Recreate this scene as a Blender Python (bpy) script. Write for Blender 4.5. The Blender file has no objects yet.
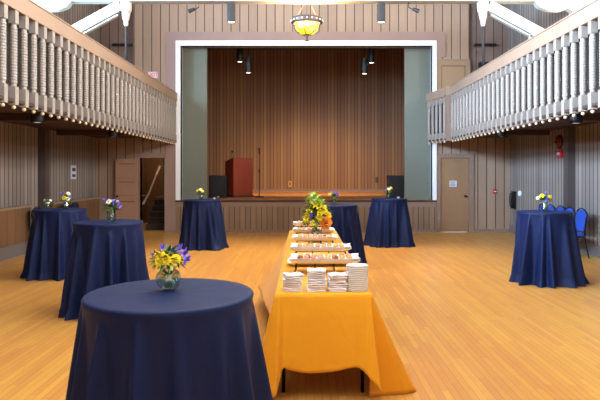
import bpy, bmesh, math, random
from mathutils import Vector, Matrix, Euler
PI = math.pi
SC = bpy.context.scene
COL = SC.collection
rnd = random.Random(7)

# ---------------------------------------------------------------- camera, world, lights, exposure
EYE = 1.64
FPX = 590.0
cam_d = bpy.data.cameras.new('camera')
cam = bpy.data.objects.new('camera', cam_d); COL.objects.link(cam)
cam.location = (0, 0, EYE); cam.rotation_euler = (PI/2, 0, 0)
cam_d.sensor_width = 36; cam_d.lens = FPX/600*36
cam_d.shift_x = -3/600; cam_d.shift_y = -27/600
cam_d.clip_start = 0.05; cam_d.clip_end = 200
SC.camera = cam

SC.view_settings.view_transform = 'Standard'
SC.view_settings.look = 'None'
SC.view_settings.gamma = 1
SC.view_settings.use_curve_mapping = False
SC.view_settings.exposure = 0.6

world = bpy.data.worlds.new('world'); SC.world = world
world.use_nodes = True
wb = world.node_tree.nodes['Background']
wb.inputs[0].default_value = (0.80, 0.90, 1.0, 1); wb.inputs[1].default_value = 1.6

def area(name, loc, rot, sx, sy, power, color):
    l = bpy.data.lights.new(name, 'AREA'); l.shape = 'RECTANGLE'; l.size = sx; l.size_y = sy
    l.energy = power; l.color = color
    o = bpy.data.objects.new(name, l); COL.objects.link(o); o.location = loc; o.rotation_euler = rot
    return o
def spot(name, loc, target, power, color, angle=60, blend=0.6, size=0.06):
    l = bpy.data.lights.new(name, 'SPOT'); l.energy = power; l.color = color
    l.spot_size = math.radians(angle); l.spot_blend = blend; l.shadow_soft_size = size
    o = bpy.data.objects.new(name, l); COL.objects.link(o); o.location = loc
    o.rotation_euler = (Vector(target)-Vector(loc)).to_track_quat('-Z', 'Y').to_euler()
    return o
def point(name, loc, power, color, size=0.05):
    l = bpy.data.lights.new(name, 'POINT'); l.energy = power; l.color = color; l.shadow_soft_size = size
    o = bpy.data.objects.new(name, l); COL.objects.link(o); o.location = loc
    return o
# daylight entering by the clerestory windows of both side walls (area lamps stand just outside the panes)
area('daylight_left', (-6.35, 1.0, 5.25), (0, -PI/2-0.25, 0), 1.9, 8.2, 6600, (0.50, 0.72, 1.0))
area('daylight_right', (6.35, 1.0, 5.25), (0, PI/2+0.25, 0), 1.9, 8.2, 1300, (0.74, 0.85, 1.0))
area('daylight_left_far', (-6.35, 8.9, 5.25), (0, -PI/2-0.25, 0), 1.9, 7.4, 2000, (0.50, 0.70, 1.0))
area('daylight_right_far', (6.35, 8.9, 5.25), (0, PI/2+0.25, 0), 1.9, 7.4, 900, (1.0, 0.93, 0.84))
area('overhead_fill', (0.3, 5.2, 6.40), (0, 0, 0), 4.0, 12.5, 450, (0.98, 0.97, 0.95))  # added overhead fill for floor and table tops; the roof has no opening
# stage spots
for sx_, sz_, tx_, ty_, tz_, pw_ in ((-2.05, 4.55, -1.0, 23.4, 0.3, 260), (2.1, 4.55, 1.3, 23.4, 0.3, 280), (-1.65, 4.0, 0.6, 22.6, 0.2, 300), (1.85, 4.0, 0.4, 22.6, 0.2, 330)):
    spot('stage_spot', (sx_, 18.2, sz_), (tx_, ty_, tz_), pw_, (1.0, 0.72, 0.44), 84, 1.0)
point('stairwell_fill', (-4.1, 18.2, 2.6), 22, (1.0, 0.75, 0.5), 0.1)  # added fill to brighten the stairwell, no fixture belongs to it
# hall pendants
for px_ in (-1.46, 1.59):
    spot('hall_pendant_lamp', (px_, 12, 4.68), (px_*0.7, 11.5, 0), 420, (1.0, 0.80, 0.55), 100, 0.9)
point('chandelier_lamp', (0.08, 12, 4.84), 120, (1.0, 0.75, 0.4), 0.1)

# ---------------------------------------------------------------- materials
def srgb(r, g, b):
    f = lambda c: (c/255/12.92) if c/255 <= 0.04045 else ((c/255+0.055)/1.055)**2.4
    return (f(r), f(g), f(b), 1)
def mat(name, col, rough=0.6, metal=0.0, spec=0.5, noise=0.0, nscale=8.0, sheen=0.0, emis=None, estr=0.0, trans=0.0, coat=0.0):
    m = bpy.data.materials.new(name); m.use_nodes = True
    nt = m.node_tree; b = nt.nodes['Principled BSDF']
    b.inputs['Base Color'].default_value = col
    b.inputs['Roughness'].default_value = rough
    b.inputs['Metallic'].default_value = metal
    b.inputs['Specular IOR Level'].default_value = spec
    b.inputs['Sheen Weight'].default_value = sheen
    b.inputs['Coat Weight'].default_value = coat
    b.inputs['Transmission Weight'].default_value = trans
    if emis: b.inputs['Emission Color'].default_value = emis; b.inputs['Emission Strength'].default_value = estr
    if noise > 0:
        tc = nt.nodes.new('ShaderNodeTexCoord'); n = nt.nodes.new('ShaderNodeTexNoise')
        n.inputs['Scale'].default_value = nscale; n.inputs['Detail'].default_value = 4
        nt.links.new(tc.outputs['Object'], n.inputs['Vector'])
        mr = nt.nodes.new('ShaderNodeMapRange'); mr.inputs[3].default_value = 1-noise; mr.inputs[4].default_value = 1+noise
        nt.links.new(n.outputs['Fac'], mr.inputs[0])
        mx = nt.nodes.new('ShaderNodeVectorMath'); mx.operation = 'SCALE'
        mx.inputs[0].default_value = col[:3]
        nt.links.new(mr.outputs[0], mx.inputs['Scale']); nt.links.new(mx.outputs[0], b.inputs['Base Color'])
    return m

def board_mat(name, col, axis='X', pitch=0.24, groove=0.014, var=0.16, rough=0.65, gcol=0.25, grain=0.12, offset=0.0, spec=0.4, bump=0.35, length=None, hue=0.0, wear=0.0):
    """boards side by side along one object axis, dark grooves between, grain along the other"""
    m = bpy.data.materials.new(name); m.use_nodes = True
    nt = m.node_tree; b = nt.nodes['Principled BSDF']; L = nt.links.new
    def N(t, **k):
        n = nt.nodes.new(t)
        for a, v in k.items(): setattr(n, a, v)
        return n
    def M(op, a, c=None, d=None):
        n = N('ShaderNodeMath', operation=op)
        for i, v in enumerate((a, c, d)):
            if v is None: continue
            if isinstance(v, (int, float)): n.inputs[i].default_value = v
            else: L(v, n.inputs[i])
        return n.outputs[0]
    tc = N('ShaderNodeTexCoord'); sep = N('ShaderNodeSeparateXYZ'); L(tc.outputs['Object'], sep.inputs[0])
    u = sep.outputs[axis]
    t = M('DIVIDE', M('ADD', u, offset+100.0), pitch)
    fr = M('FRACT', t); idx = M('FLOOR', t)
    cell = idx
    if length:
        v = sep.outputs['Y' if axis == 'X' else 'X']
        wn0 = N('ShaderNodeTexWhiteNoise', noise_dimensions='1D'); L(idx, wn0.inputs['W'])
        tv = M('ADD', M('DIVIDE', M('ADD', v, 100.0), length), M('MULTIPLY', wn0.outputs['Value'], 7.0))
        cell = M('ADD', M('MULTIPLY', idx, 131.7), M('FLOOR', tv))
    wn = N('ShaderNodeTexWhiteNoise', noise_dimensions='1D'); L(cell, wn.inputs['W'])
    edge = M('MINIMUM', fr, M('SUBTRACT', 1.0, fr))
    gm = M('LESS_THAN', edge, groove/pitch/2)
    # grain
    mp = N('ShaderNodeMapping'); L(tc.outputs['Object'], mp.inputs[0])
    sc = {'X': (18, 18, 0.9), 'Y': (18, 18, 0.9)}[axis] if not length else ((30, 1.2, 1) if axis == 'X' else (1.2, 30, 1))
    mp.inputs['Scale'].default_value = sc
    ns = N('ShaderNodeTexNoise'); ns.inputs['Scale'].default_value = 1.6; ns.inputs['Detail'].default_value = 5; L(mp.outputs[0], ns.inputs['Vector'])
    val = M('ADD', M('ADD', 1-var-grain, M('MULTIPLY', wn.outputs['Value'], 2*var)), M('MULTIPLY', ns.outputs['Fac'], 2*grain))
    val = M('MULTIPLY', val, M('SUBTRACT', 1.0, M('MULTIPLY', gm, 1-gcol)))
    if wear:
        w1 = N('ShaderNodeTexNoise'); w1.inputs['Scale'].default_value = 0.55; w1.inputs['Detail'].default_value = 6; w1.inputs['Roughness'].default_value = 0.62
        L(tc.outputs['Object'], w1.inputs['Vector'])
        val = M('MULTIPLY', val, M('ADD', 1-wear, M('MULTIPLY', w1.outputs['Fac'], 2*wear)))
    vm = N('ShaderNodeVectorMath', operation='SCALE'); vm.inputs[0].default_value = col[:3]; L(val, vm.inputs['Scale'])
    out = vm.outputs[0]
    if hue:
        hs = N('ShaderNodeHueSaturation'); L(out, hs.inputs['Color'])
        L(M('ADD', 0.5-hue, M('MULTIPLY', wn.outputs['Value'], 2*hue)), hs.inputs['Hue']); out = hs.outputs[0]
    L(out, b.inputs['Base Color'])
    b.inputs['Roughness'].default_value = rough; b.inputs['Specular IOR Level'].default_value = spec
    bp = N('ShaderNodeBump'); bp.inputs['Strength'].default_value = bump; bp.inputs['Distance'].default_value = 0.01
    L(M('SUBTRACT', M('MULTIPLY', ns.outputs['Fac'], 0.15), gm), bp.inputs['Height']); L(bp.outputs[0], b.inputs['Normal'])
    return m

MW_X = board_mat('hall_boards_x', srgb(160, 131, 106), 'X', 0.245, 0.022, 0.09, gcol=0.12)
MW_Y = board_mat('hall_boards_y', srgb(136, 123, 112), 'Y', 0.16, 0.024, 0.20, gcol=0.12)
MW_REC = board_mat('bay_boards_shaded', srgb(126, 102, 88), 'X', 0.245, 0.02, 0.10, gcol=0.12)  # hall boards again, with the bay's shade put into a darker colour
M_STAGEWALL = board_mat('stage_boards', srgb(140, 102, 70), 'X', 0.135, 0.020, 0.16, hue=0.006)
M_STAGEFRONT = board_mat('stage_front_boards', srgb(138, 112, 88), 'X', 0.15, 0.016, 0.14, gcol=0.15)
M_STAGEFLOOR = board_mat('stage_floor_boards', srgb(200, 134, 78), 'X', 0.09, 0.004, 0.08, rough=0.45, length=1.6)
M_FLOOR = board_mat('maple_floor', srgb(208, 150, 72), 'X', 0.06, 0.003, 0.075, rough=0.30, gcol=0.5, grain=0.10, length=1.1, bump=0.08, hue=0.008, spec=0.5, wear=0.22)
M_CASING = mat('casing_wood', srgb(138, 112, 94), 0.6, noise=0.12, nscale=3)
M_FRAMEWOOD = mat('frame_wood', srgb(148, 120, 106), 0.6, noise=0.10, nscale=2)
M_WHITE = mat('white_paint', srgb(238, 240, 240), 0.5, noise=0.03)
M_BEAM = mat('beam_paint', srgb(176, 176, 162), 0.5, noise=0.03)
M_TRUSS = mat('truss_paint', srgb(178, 174, 160), 0.6, noise=0.04)
M_RAIL = mat('rail_wood', srgb(150, 124, 102), 0.5, noise=0.12, nscale=2.5)
M_BALUSTER = mat('baluster_wood', srgb(146, 134, 122), 0.45, noise=0.12, nscale=9)
M_BALL = mat('ball_wood', srgb(200, 176, 142), 0.4)
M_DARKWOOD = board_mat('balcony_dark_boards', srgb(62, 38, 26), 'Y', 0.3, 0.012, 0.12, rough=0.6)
M_GAPSHADE = mat('gap_shade', srgb(30, 22, 18), 0.7, noise=0.1)  # near-black: shade in the baluster gaps put into the colour
M_DARK = mat('dark_wood', srgb(62, 42, 34), 0.6, noise=0.1)
M_POST = mat('post_dark', srgb(74, 62, 58), 0.6)
M_DOOR = mat('door_tan', srgb(148, 114, 80), 0.55, noise=0.06, nscale=3)
M_DOORPINK = mat('door_open_wood', srgb(160, 120, 94), 0.55, noise=0.08, nscale=3)
M_WAINS = board_mat('cover_boards', srgb(118, 84, 54), 'Y', 0.30, 0.012, 0.12)
M_BASE = mat('baseboard_grey', srgb(112, 104, 100), 0.6, noise=0.08)
M_LEG = mat('wing_green', srgb(112, 116, 102), 0.8, noise=0.03)
M_LEGEDGE = mat('wing_edge', srgb(120, 100, 66), 0.7)
M_BLACK = mat('black_paint', srgb(12, 12, 14), 0.5)
M_BLACKMETAL = mat('black_metal', srgb(26, 25, 26), 0.35, metal=0.6)
M_CANG = mat('can_grey', srgb(40, 37, 35), 0.9)
M_BRONZE = mat('bronze', srgb(74, 58, 50), 0.5, metal=0.5)
M_LAMP = mat('lamp_glow', (1, 0.9, 0.7, 1), 0.5, emis=(1, 0.88, 0.68, 1), estr=4)
M_LAMPDIM = mat('lamp_glow_dim', (0.8, 0.8, 0.8, 1), 0.5, emis=(0.9, 0.92, 1, 1), estr=0.7)
M_LECT = board_mat('lectern_wood', srgb(150, 60, 30), 'X', 0.5, 0.001, 0.03, rough=0.35, grain=0.2)
M_CLOTH_GOLD = mat('gold_cloth', srgb(232, 158, 20), 0.75, noise=0.04, nscale=2, sheen=0.15, spec=0.25)
def wrinkle(m, scale, strength):
    nt = m.node_tree; tc = nt.nodes.new('ShaderNodeTexCoord'); w = nt.nodes.new('ShaderNodeTexNoise'); w.inputs['Scale'].default_value = scale
    w.inputs['Detail'].default_value = 2; w.inputs['Distortion'].default_value = 1.2
    nt.links.new(tc.outputs['Object'], w.inputs['Vector']); bp = nt.nodes.new('ShaderNodeBump'); bp.inputs['Strength'].default_value = strength; bp.inputs['Distance'].default_value = 0.03
    nt.links.new(w.outputs['Fac'], bp.inputs['Height']); nt.links.new(bp.outputs[0], nt.nodes['Principled BSDF'].inputs['Normal'])
wrinkle(M_CLOTH_GOLD, 3.0, 0.35)
M_NAPKIN = mat('napkin_white', srgb(236, 228, 224), 0.8, noise=0.03)
M_CHINA = mat('china_white', srgb(238, 234, 226), 0.25)
M_RED = mat('red_plastic', srgb(190, 28, 34), 0.4)
M_DKRED = mat('dark_red_enamel', srgb(100, 26, 26), 0.4)
M_CHAIR = mat('chair_blue', srgb(24, 62, 150), 0.8, noise=0.08, nscale=30)
M_CHAIRDK = mat('chair_navy', srgb(20, 28, 60), 0.8, noise=0.08, nscale=30)
M_LEAF = mat('leaf_green', srgb(62, 112, 40), 0.5, noise=0.25, nscale=20)
M_LEAFL = mat('leaf_light', srgb(168, 196, 66), 0.5, noise=0.2, nscale=20)
M_STEM = mat('stem_green', srgb(86, 132, 52), 0.5)
M_YEL = mat('petal_yellow', srgb(250, 222, 20), 0.5, noise=0.05, nscale=20)
M_YELD = mat('petal_centre', srgb(226, 150, 10), 0.6)
M_PUR = mat('petal_purple', srgb(112, 88, 190), 0.5, noise=0.1, nscale=20)
M_ORG = mat('petal_orange', srgb(240, 140, 20), 0.5, noise=0.08, nscale=20)
M_ORGD = mat('bloom_brown', srgb(160, 70, 12), 0.7)
M_WHT = mat('petal_white', srgb(236, 236, 214), 0.5)
M_FOOD = mat('pastry_tan', srgb(214, 166, 96), 0.7, noise=0.2, nscale=40)
M_FOODB = mat('pastry_brown', srgb(150, 84, 44), 0.7, noise=0.25, nscale=40)
M_FOODR = mat('pastry_pink', srgb(206, 140, 110), 0.7, noise=0.2, nscale=40)
M_SIGN = mat('sign_pale', srgb(206, 208, 214), 0.4)
M_SIGND = mat('sign_text', srgb(60, 60, 74), 0.5)
M_STEPS = mat('stair_dark', srgb(58, 42, 34), 0.7)
M_GREENCL = mat('green_panel', srgb(52, 66, 34), 0.8)
M_OUTLETLIT = mat('outlet_lit', srgb(214, 160, 96), 0.4)  # orange base colour carries the lit look of the plate

def cloth_navy(name, col):
    m = mat(name, col, 0.55, sheen=0.06, spec=0.25)
    b = m.node_tree.nodes['Principled BSDF']; b.inputs['Sheen Roughness'].default_value = 0.4
    b.inputs['Sheen Tint'].default_value = (0.35, 0.45, 0.9, 1)
    nt = m.node_tree; tc = nt.nodes.new('ShaderNodeTexCoord')
    w = nt.nodes.new('ShaderNodeTexNoise'); w.inputs['Scale'].default_value = 160
    nt.links.new(tc.outputs['Object'], w.inputs['Vector'])
    bp = nt.nodes.new('ShaderNodeBump'); bp.inputs['Strength'].default_value = 0.12; bp.inputs['Distance'].default_value = 0.004
    nt.links.new(w.outputs['Fac'], bp.inputs['Height']); nt.links.new(bp.outputs[0], b.inputs['Normal'])
    return m
M_NAVY = cloth_navy('navy_cloth', srgb(4, 22, 62))

def glass_mat(name, tint=(1, 1, 1, 1), gl=0.12, rough=0.03):
    m = bpy.data.materials.new(name); m.use_nodes = True; nt = m.node_tree; nt.nodes.clear()
    o = nt.nodes.new('ShaderNodeOutputMaterial'); t = nt.nodes.new('ShaderNodeBsdfTransparent'); t.inputs[0].default_value = tint
    g = nt.nodes.new('ShaderNodeBsdfGlossy'); g.inputs['Roughness'].default_value = rough
    f = nt.nodes.new('ShaderNodeLayerWeight'); f.inputs[0].default_value = 0.5
    p = nt.nodes.new('ShaderNodeMath'); p.operation = 'POWER'; p.inputs[1].default_value = 3.0; nt.links.new(f.outputs['Facing'], p.inputs[0])
    a = nt.nodes.new('ShaderNodeMath'); a.operation = 'MULTIPLY_ADD'; a.inputs[1].default_value = 0.5; a.inputs[2].default_value = gl
    mx = nt.nodes.new('ShaderNodeMixShader')
    nt.links.new(p.outputs[0], a.inputs[0]); nt.links.new(a.outputs[0], mx.inputs[0])
    nt.links.new(t.outputs[0], mx.inputs[1]); nt.links.new(g.outputs[0], mx.inputs[2]); nt.links.new(mx.outputs[0], o.inputs[0])
    return m
M_PANE = glass_mat('window_glass', (0.96, 0.98, 1, 1), 0.0)
M_VASE = glass_mat('vase_glass', (0.93, 0.97, 0.96, 1), 0.16)
M_WATER = glass_mat('vase_water', (0.94, 0.98, 0.96, 1), 0.06)

# stained glass
def stained():
    m = bpy.data.materials.new('stained_glass'); m.use_nodes = True; nt = m.node_tree; b = nt.nodes['Principled BSDF']
    tc = nt.nodes.new('ShaderNodeTexCoord'); v = nt.nodes.new('ShaderNodeTexVoronoi'); v.inputs['Scale'].default_value = 13
    nt.links.new(tc.outputs['Object'], v.inputs['Vector'])
    r = nt.nodes.new('ShaderNodeValToRGB'); nt.links.new(v.outputs['Color'], r.inputs[0])
    r.color_ramp.elements[0].color = (0.75, 0.30, 0.01, 1); r.color_ramp.elements[1].color = (1.0, 0.85, 0.25, 1)
    e = r.color_ramp.elements.new(0.5); e.color = (1.0, 0.66, 0.02, 1)
    nt.links.new(r.outputs[0], b.inputs['Base Color']); nt.links.new(r.outputs[0], b.inputs['Emission Color'])
    b.inputs['Emission Strength'].default_value = 0.55; b.inputs['Roughness'].default_value = 0.3
    return m
M_STAINED = stained()

# ---------------------------------------------------------------- object helpers
def props(o, label=None, cat=None, group=None, kind=None):
    if label: o['label'] = label
    if cat: o['category'] = cat
    if group: o['group'] = group
    if kind: o['kind'] = kind
    return o
def thing(name, label, cat, loc=(0, 0, 0), rz=0, group=None):
    o = bpy.data.objects.new(name, None); COL.objects.link(o); o.empty_display_size = 0.1
    o.location = loc; o.rotation_euler = (0, 0, rz)
    return props(o, label, cat, group)
def obj(name, bm, m, parent=None, smooth=False, loc=None, bevel=0):
    if bevel:
        bmesh.ops.bevel(bm, geom=list(bm.edges), offset=bevel, segments=2, affect='EDGES', profile=0.5)
    bmesh.ops.recalc_face_normals(bm, faces=list(bm.faces))
    me = bpy.data.meshes.new(name); bm.to_mesh(me); bm.free()
    ms = m if isinstance(m, (list, tuple)) else [m]
    for x in ms: me.materials.append(x)
    if smooth:
        for p in me.polygons: p.use_smooth = True
    o = bpy.data.objects.new(name, me); COL.objects.link(o)
    if parent: o.parent = parent
    if loc: o.location = loc
    return o
def struct(name, bm, m, parent=None, **k):
    o = obj(name, bm, m, parent, **k)
    if not parent: o['kind'] = 'structure'
    return o
def dup(root, loc=None, rz=None, label=None, group=None):
    r = root.copy(); COL.objects.link(r)
    if loc is not None: r.location = loc
    if rz is not None: r.rotation_euler = (0, 0, rz)
    if label: r['label'] = label
    if group: r['group'] = group
    for ch in list(root.children):
        c = ch.copy(); COL.objects.link(c); c.parent = r
        for g in list(ch.children):
            d = g.copy(); COL.objects.link(d); d.parent = c
    return r
NB = bmesh.new
def box(bm, x0, x1, y0, y1, z0, z1, mi=0, rot=None, piv=None):
    vs = [Vector((x, y, z)) for z in (z0, z1) for y in (y0, y1) for x in (x0, x1)]
    if rot is not None:
        c = Vector(piv) if piv else Vector(((x0+x1)/2, (y0+y1)/2, (z0+z1)/2))
        vs = [rot @ (v-c)+c for v in vs]
    b = [bm.verts.new(v) for v in vs]
    for f in ((0, 1, 3, 2), (4, 6, 7, 5), (0, 4, 5, 1), (2, 3, 7, 6), (0, 2, 6, 4), (1, 5, 7, 3)):
        fc = bm.faces.new([b[i] for i in f]); fc.material_index = mi
    return bm
def lathe(bm, prof, n=24, c=(0, 0, 0), mi=0, cap=True, sq=None):
    rings = []
    for r, z in prof:
        rings.append([bm.verts.new((c[0]+r*math.cos(2*PI*i/n), c[1]+r*math.sin(2*PI*i/n), c[2]+z)) for i in range(n)])
    for a, b in zip(rings, rings[1:]):
        for i in range(n):
            f = bm.faces.new((a[i], a[(i+1) % n], b[(i+1) % n], b[i])); f.material_index = mi
    if cap:
        for ring, (r, z) in ((rings[0], prof[0]), (rings[-1], prof[-1])):
            if r > 1e-5:
                f = bm.faces.new(ring); f.material_index = mi
    return bm
def tube(bm, pts, r, n=8, mi=0, r2=None):
    pts = [Vector(p) for p in pts]; rings = []
    for k, p in enumerate(pts):
        d = (pts[min(k+1, len(pts)-1)]-pts[max(k-1, 0)]).normalized()
        up = Vector((0, 0, 1)) if abs(d.z) < 0.9 else Vector((1, 0, 0))
        u = d.cross(up).normalized(); v = d.cross(u).normalized()
        rr = r if r2 is None else r+(r2-r)*k/(len(pts)-1)
        rings.append([bm.verts.new(p+u*rr*math.cos(2*PI*i/n)+v*rr*math.sin(2*PI*i/n)) for i in range(n)])
    for a, b in zip(rings, rings[1:]):
        for i in range(n):
            f = bm.faces.new((a[i], a[(i+1) % n], b[(i+1) % n], b[i])); f.material_index = mi
    for q in (rings[0], rings[-1]):
        f = bm.faces.new(q); f.material_index = mi
    return bm
def prism(bm, poly, axis, a, b, mi=0):
    """extrude a 2-D polygon along an axis; poly in the two other axes, in order"""
    def P(u, v, w): return {'X': (w, u, v), 'Y': (u, w, v), 'Z': (u, v, w)}[axis]
    A = [bm.verts.new(P(u, v, a)) for u, v in poly]; B = [bm.verts.new(P(u, v, b)) for u, v in poly]
    bm.faces.new(A).material_index = mi; bm.faces.new(B).material_index = mi
    n = len(poly)
    for i in range(n): bm.faces.new((A[i], A[(i+1) % n], B[(i+1) % n], B[i])).material_index = mi
    return bm
def ball(bm, c, r, sz=(1, 1, 1), sub=2, jitter=0, rr=None, mi=0):
    g = bmesh.ops.create_icosphere(bm, subdivisions=sub, radius=1)
    for v in g['verts']:
        k = 1+(rr.uniform(-jitter, jitter) if rr else 0)
        v.co = Vector((v.co.x*r*sz[0]*k+c[0], v.co.y*r*sz[1]*k+c[1], v.co.z*r*sz[2]*k+c[2]))
    return bm
def text_mesh(name, s, size, m, parent, loc, rot, depth=0.002):
    cu = bpy.data.curves.new(name, 'FONT'); cu.body = s; cu.size = size; cu.extrude = depth; cu.align_x = 'CENTER'; cu.align_y = 'CENTER'
    t = bpy.data.objects.new('tmp_text', cu); COL.objects.link(t)
    dg = bpy.context.evaluated_depsgraph_get(); me = bpy.data.meshes.new_from_object(t.evaluated_get(dg))
    bpy.data.objects.remove(t)
    me.materials.clear(); me.materials.append(m)
    o = bpy.data.objects.new(name, me); COL.objects.link(o); o.parent = parent; o.location = loc; o.rotation_euler = rot
    return o

# ---------------------------------------------------------------- the hall shell
YW = 16.4       # far wall plane
XW = 5.75
YR = -3.5
ZC = 6.45
STZ = 0.885
struct('floor', box(NB(), -XW-.2, XW+.2, YR-.2, 20.0, -0.12, 0), M_FLOOR)
struct('ceiling', box(NB(), -XW-.2, XW+.2, YR-.2, YW+1.2, ZC, ZC+.1), mat('ceiling_wood', srgb(112, 86, 66), 0.7, noise=0.1))
for side, s in (('left', -1), ('right', 1)):
    bm = NB()
    a, b = (XW, XW+.2)
    def B(y0, y1, z0, z1):
        box(bm, min(s*a, s*b), max(s*a, s*b), y0, y1, z0, z1)
    B(YR-.2, YW+.9, 0, 4.25); B(12.8, YW+.9, 4.25, ZC); B(YR-.2, 12.8, 6.1, ZC); B(YR-.2, -3.1, 4.25, 6.1)
    struct('wall_'+side, bm, MW_Y)
bm = NB(); box(bm, -XW-.2, XW+.2, YR-.2, YR, 0, ZC)
struct('wall_rear', bm, MW_X)
DX0, DX1 = -4.53, -3.84      # left doorway
EX0, EX1 = 3.80, 4.61        # right door
OX0, OX1, OZ = -3.40, 3.59, 5.17
bm = NB()
def W(x0, x1, z0, z1, y=YW): box(bm, x0, x1, y, y+.2, z0, z1)
W(-XW, DX0, 0, 2.75); W(DX0, DX1, 2.06, 2.75); W(DX1, OX0, 0, 2.75)
W(OX1, EX0, 0, 2.75); W(EX0, EX1, 2.09, 2.75); W(EX1, XW, 0, 2.75)
W(-4.72, OX0, 2.75, ZC); W(OX1, 4.62, 2.75, ZC); W(OX0, OX1, OZ, ZC)
struct('wall_front', bm, MW_X)
bm = NB()
for x0, x1 in ((-XW, -4.72), (4.62, XW)): box(bm, x0, x1, YW+.16, YW+.36, 2.75, ZC)

struct('wall_bay', bm, MW_REC)
# proscenium trims
bm = NB(); y0, y1 = YW-.06, YW+.25
box(bm, -3.53, OX0, y0, y1, STZ+.002, OZ+.14); box(bm, OX1, 3.70, y0, y1, STZ+.002, OZ+.14); box(bm, OX0, OX1, y0, y1, OZ, OZ+.14)
struct('trim_1', bm, M_WHITE)
bm = NB(); y0, y1 = YW-.035, YW-.002
box(bm, -3.81, -3.535, y0, y1, 0, 5.56); box(bm, 3.705, 3.95, y0, y1, 4.86, 5.56); box(bm, -3.535, 3.705, y0, y1, OZ+.145, 5.56)
struct('trim_2', bm, M_FRAMEWOOD)
# baseboards
def baseb(name, *b): struct(name, box(NB(), *b), M_BASE)
baseb('baseboard_left', -XW, -XW+.03, YR, YW-.05, 0, .22)
baseb('baseboard_right', XW-.03, XW, YR, YW-.05, 0, .22)
bm = NB(); box(bm, -XW+.03, DX0-.1, YW-.03, YW, 0, .09); box(bm, EX1+.12, XW-.03, YW-.03, YW, 0, .09)
struct('baseboard_front', bm, M_CASING)
# dark wall posts under the balcony
struct('trim_3', box(NB(), -XW, -XW+.16, 12.8, 13.02, 0, 2.62), M_POST)
struct('trim_4', box(NB(), XW-.16, XW, 12.45, 12.67, 0, 2.62), M_POST)

# clerestory windows
wi = 1
for s in (-1, 1):
    for k in range(6):
        ya = -3.1+k*2.65; yb = ya+2.65
        rt = bpy.data.objects.new('window_%d' % wi, None); COL.objects.link(rt); rt['kind'] = 'structure'
        rt.location = (s*(XW+.1), (ya+yb)/2, 4.25); h = 1.85; w = 2.65/2
        bm = NB(); t = .06
        box(bm, -.09, .09, -w, -w+t, 0, h); box(bm, -.09, .09, w-t, w, 0, h); box(bm, -.09, .09, -w+t, w-t, 0, t); box(bm, -.09, .09, -w+t, w-t, h-t, h)
        obj('window_frame', bm, M_WHITE, rt)
        bm = NB()
        for q in (-.44, 0, .44): box(bm, -.02, .02, q*1.0-.02, q*1.0+.02, t, h-t)
        box(bm, -.018, .018, -w+t, w-t, .9, .935)
        obj('mullion', bm, M_WHITE, rt)
        obj('pane', box(NB(), -.004, .004, -w+t, w-t, t, h-t), M_PANE, rt)
        wi += 1

# ---------------------------------------------------------------- stage
st = thing('stage', 'raised wooden stage with vertical board front and dark nosing', 'stage', (0, YW, 0))
obj('stage_floor', (lambda bm: (box(bm, OX0+.001, OX1-.001, .0005, .26, STZ-.05, STZ), box(bm, -3.44, 4.79, .26, 3.4, STZ-.05, STZ), box(bm, -4.79, 4.79, 3.4, 7.25, STZ-.05, STZ), bm)[-1])(NB()), M_STAGEFLOOR, st)
obj('stage_nosing', box(NB(), -3.534, 3.70, -.06, .0, STZ-.05, STZ), M_DARK, st)
obj('stage_fascia_board', box(NB(), -3.534, 3.70, -.045, -.002, STZ-.19, STZ-.052), M_CASING, st)
obj('front_panel', box(NB(), -3.534, 3.70, -.035, -.002, .07, STZ-.192), M_STAGEFRONT, st)
obj('stage_skirting', box(NB(), -3.534, 3.70, -.05, -.002, 0, .07), M_CASING, st)
struct('wall_stage', box(NB(), -4.9, 4.9, 23.7, 23.85, STZ, 6.6), M_STAGEWALL)
bm = NB(); box(bm, -4.95, -4.8, 19.8, 23.69, STZ, 6.6); box(bm, -3.5, -3.45, YW+.26, 19.8, STZ, 6.6); box(bm, 4.8, 4.95, YW+.26, 23.69, STZ, 6.6)
struct('wall_wing', bm, M_DARK)
struct('ceiling_stage', box(NB(), -4.95, 4.95, YW+.26, 23.85, 6.6, 6.7), M_DARK)
struct('trim_5', box(NB(), -3.6, 3.8, YW+.62, YW+.72, 5.28, 6.6), M_DARK)
struct('baseboard_stage', box(NB(), -4.8, 4.8, 23.66, 23.7, STZ, STZ+.10), M_CASING)
for s, xa, xb in ((-1, -4.0, -2.74), (1, 2.90, 4.1)):
    lg = thing('wing_flat', 'tall grey green wing flat at the %s side of the stage opening' % ('left' if s < 0 else 'right'), 'stage flat', ((xa+xb)/2, YW+.45, STZ))
    w = (xb-xa)/2
    obj('flat_face', box(NB(), -w, w, -.02, .0, 0, 5.0), M_LEG, lg)
    obj('flat_frame', box(NB(), -w, w, .0, .08, 0, 5.0), M_LEGEDGE, lg)

# ---------------------------------------------------------------- doors
d1 = bpy.data.objects.new('door_1', None); COL.objects.link(d1); d1['kind'] = 'structure'; d1.location = (DX0-.02, YW-.05, 0)
bm = NB(); lw, lh = .62, 2.03
box(bm, -lw, 0, -.045, -.012, .01, lh)
pz = [(.14, .86), (1.02, 1.40), (1.50, 1.90)]
box(bm, -lw, -lw+.09, -.058, -.045, .01, lh); box(bm, -.09, 0, -.058, -.045, .01, lh)
for a, b in ((.01, .14), (.86, 1.02), (1.40, 1.50), (1.90, lh)): box(bm, -lw+.09, -.09, -.058, -.045, a, b)
obj('door_leaf', bm, M_DOORPINK, d1)
bm = NB()
for a, b in ((.14, .86), (1.02, 1.40), (1.50, 1.90)):
    box(bm, -lw+.09, -.09, -.052, -.0455, b-.018, b); box(bm, -lw+.09, -.09, -.049, -.0455, a, a+.008)
obj('panel_line', bm, M_DARK, d1)  # dark strips drawing the panel lines on the leaf
bm = NB(); lathe(bm, [(.0, 0), (.028, 0), (.028, .01), (.012, .015), (.012, .04), (.03, .05), (.026, .07), (0, .075)], 14)
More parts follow.
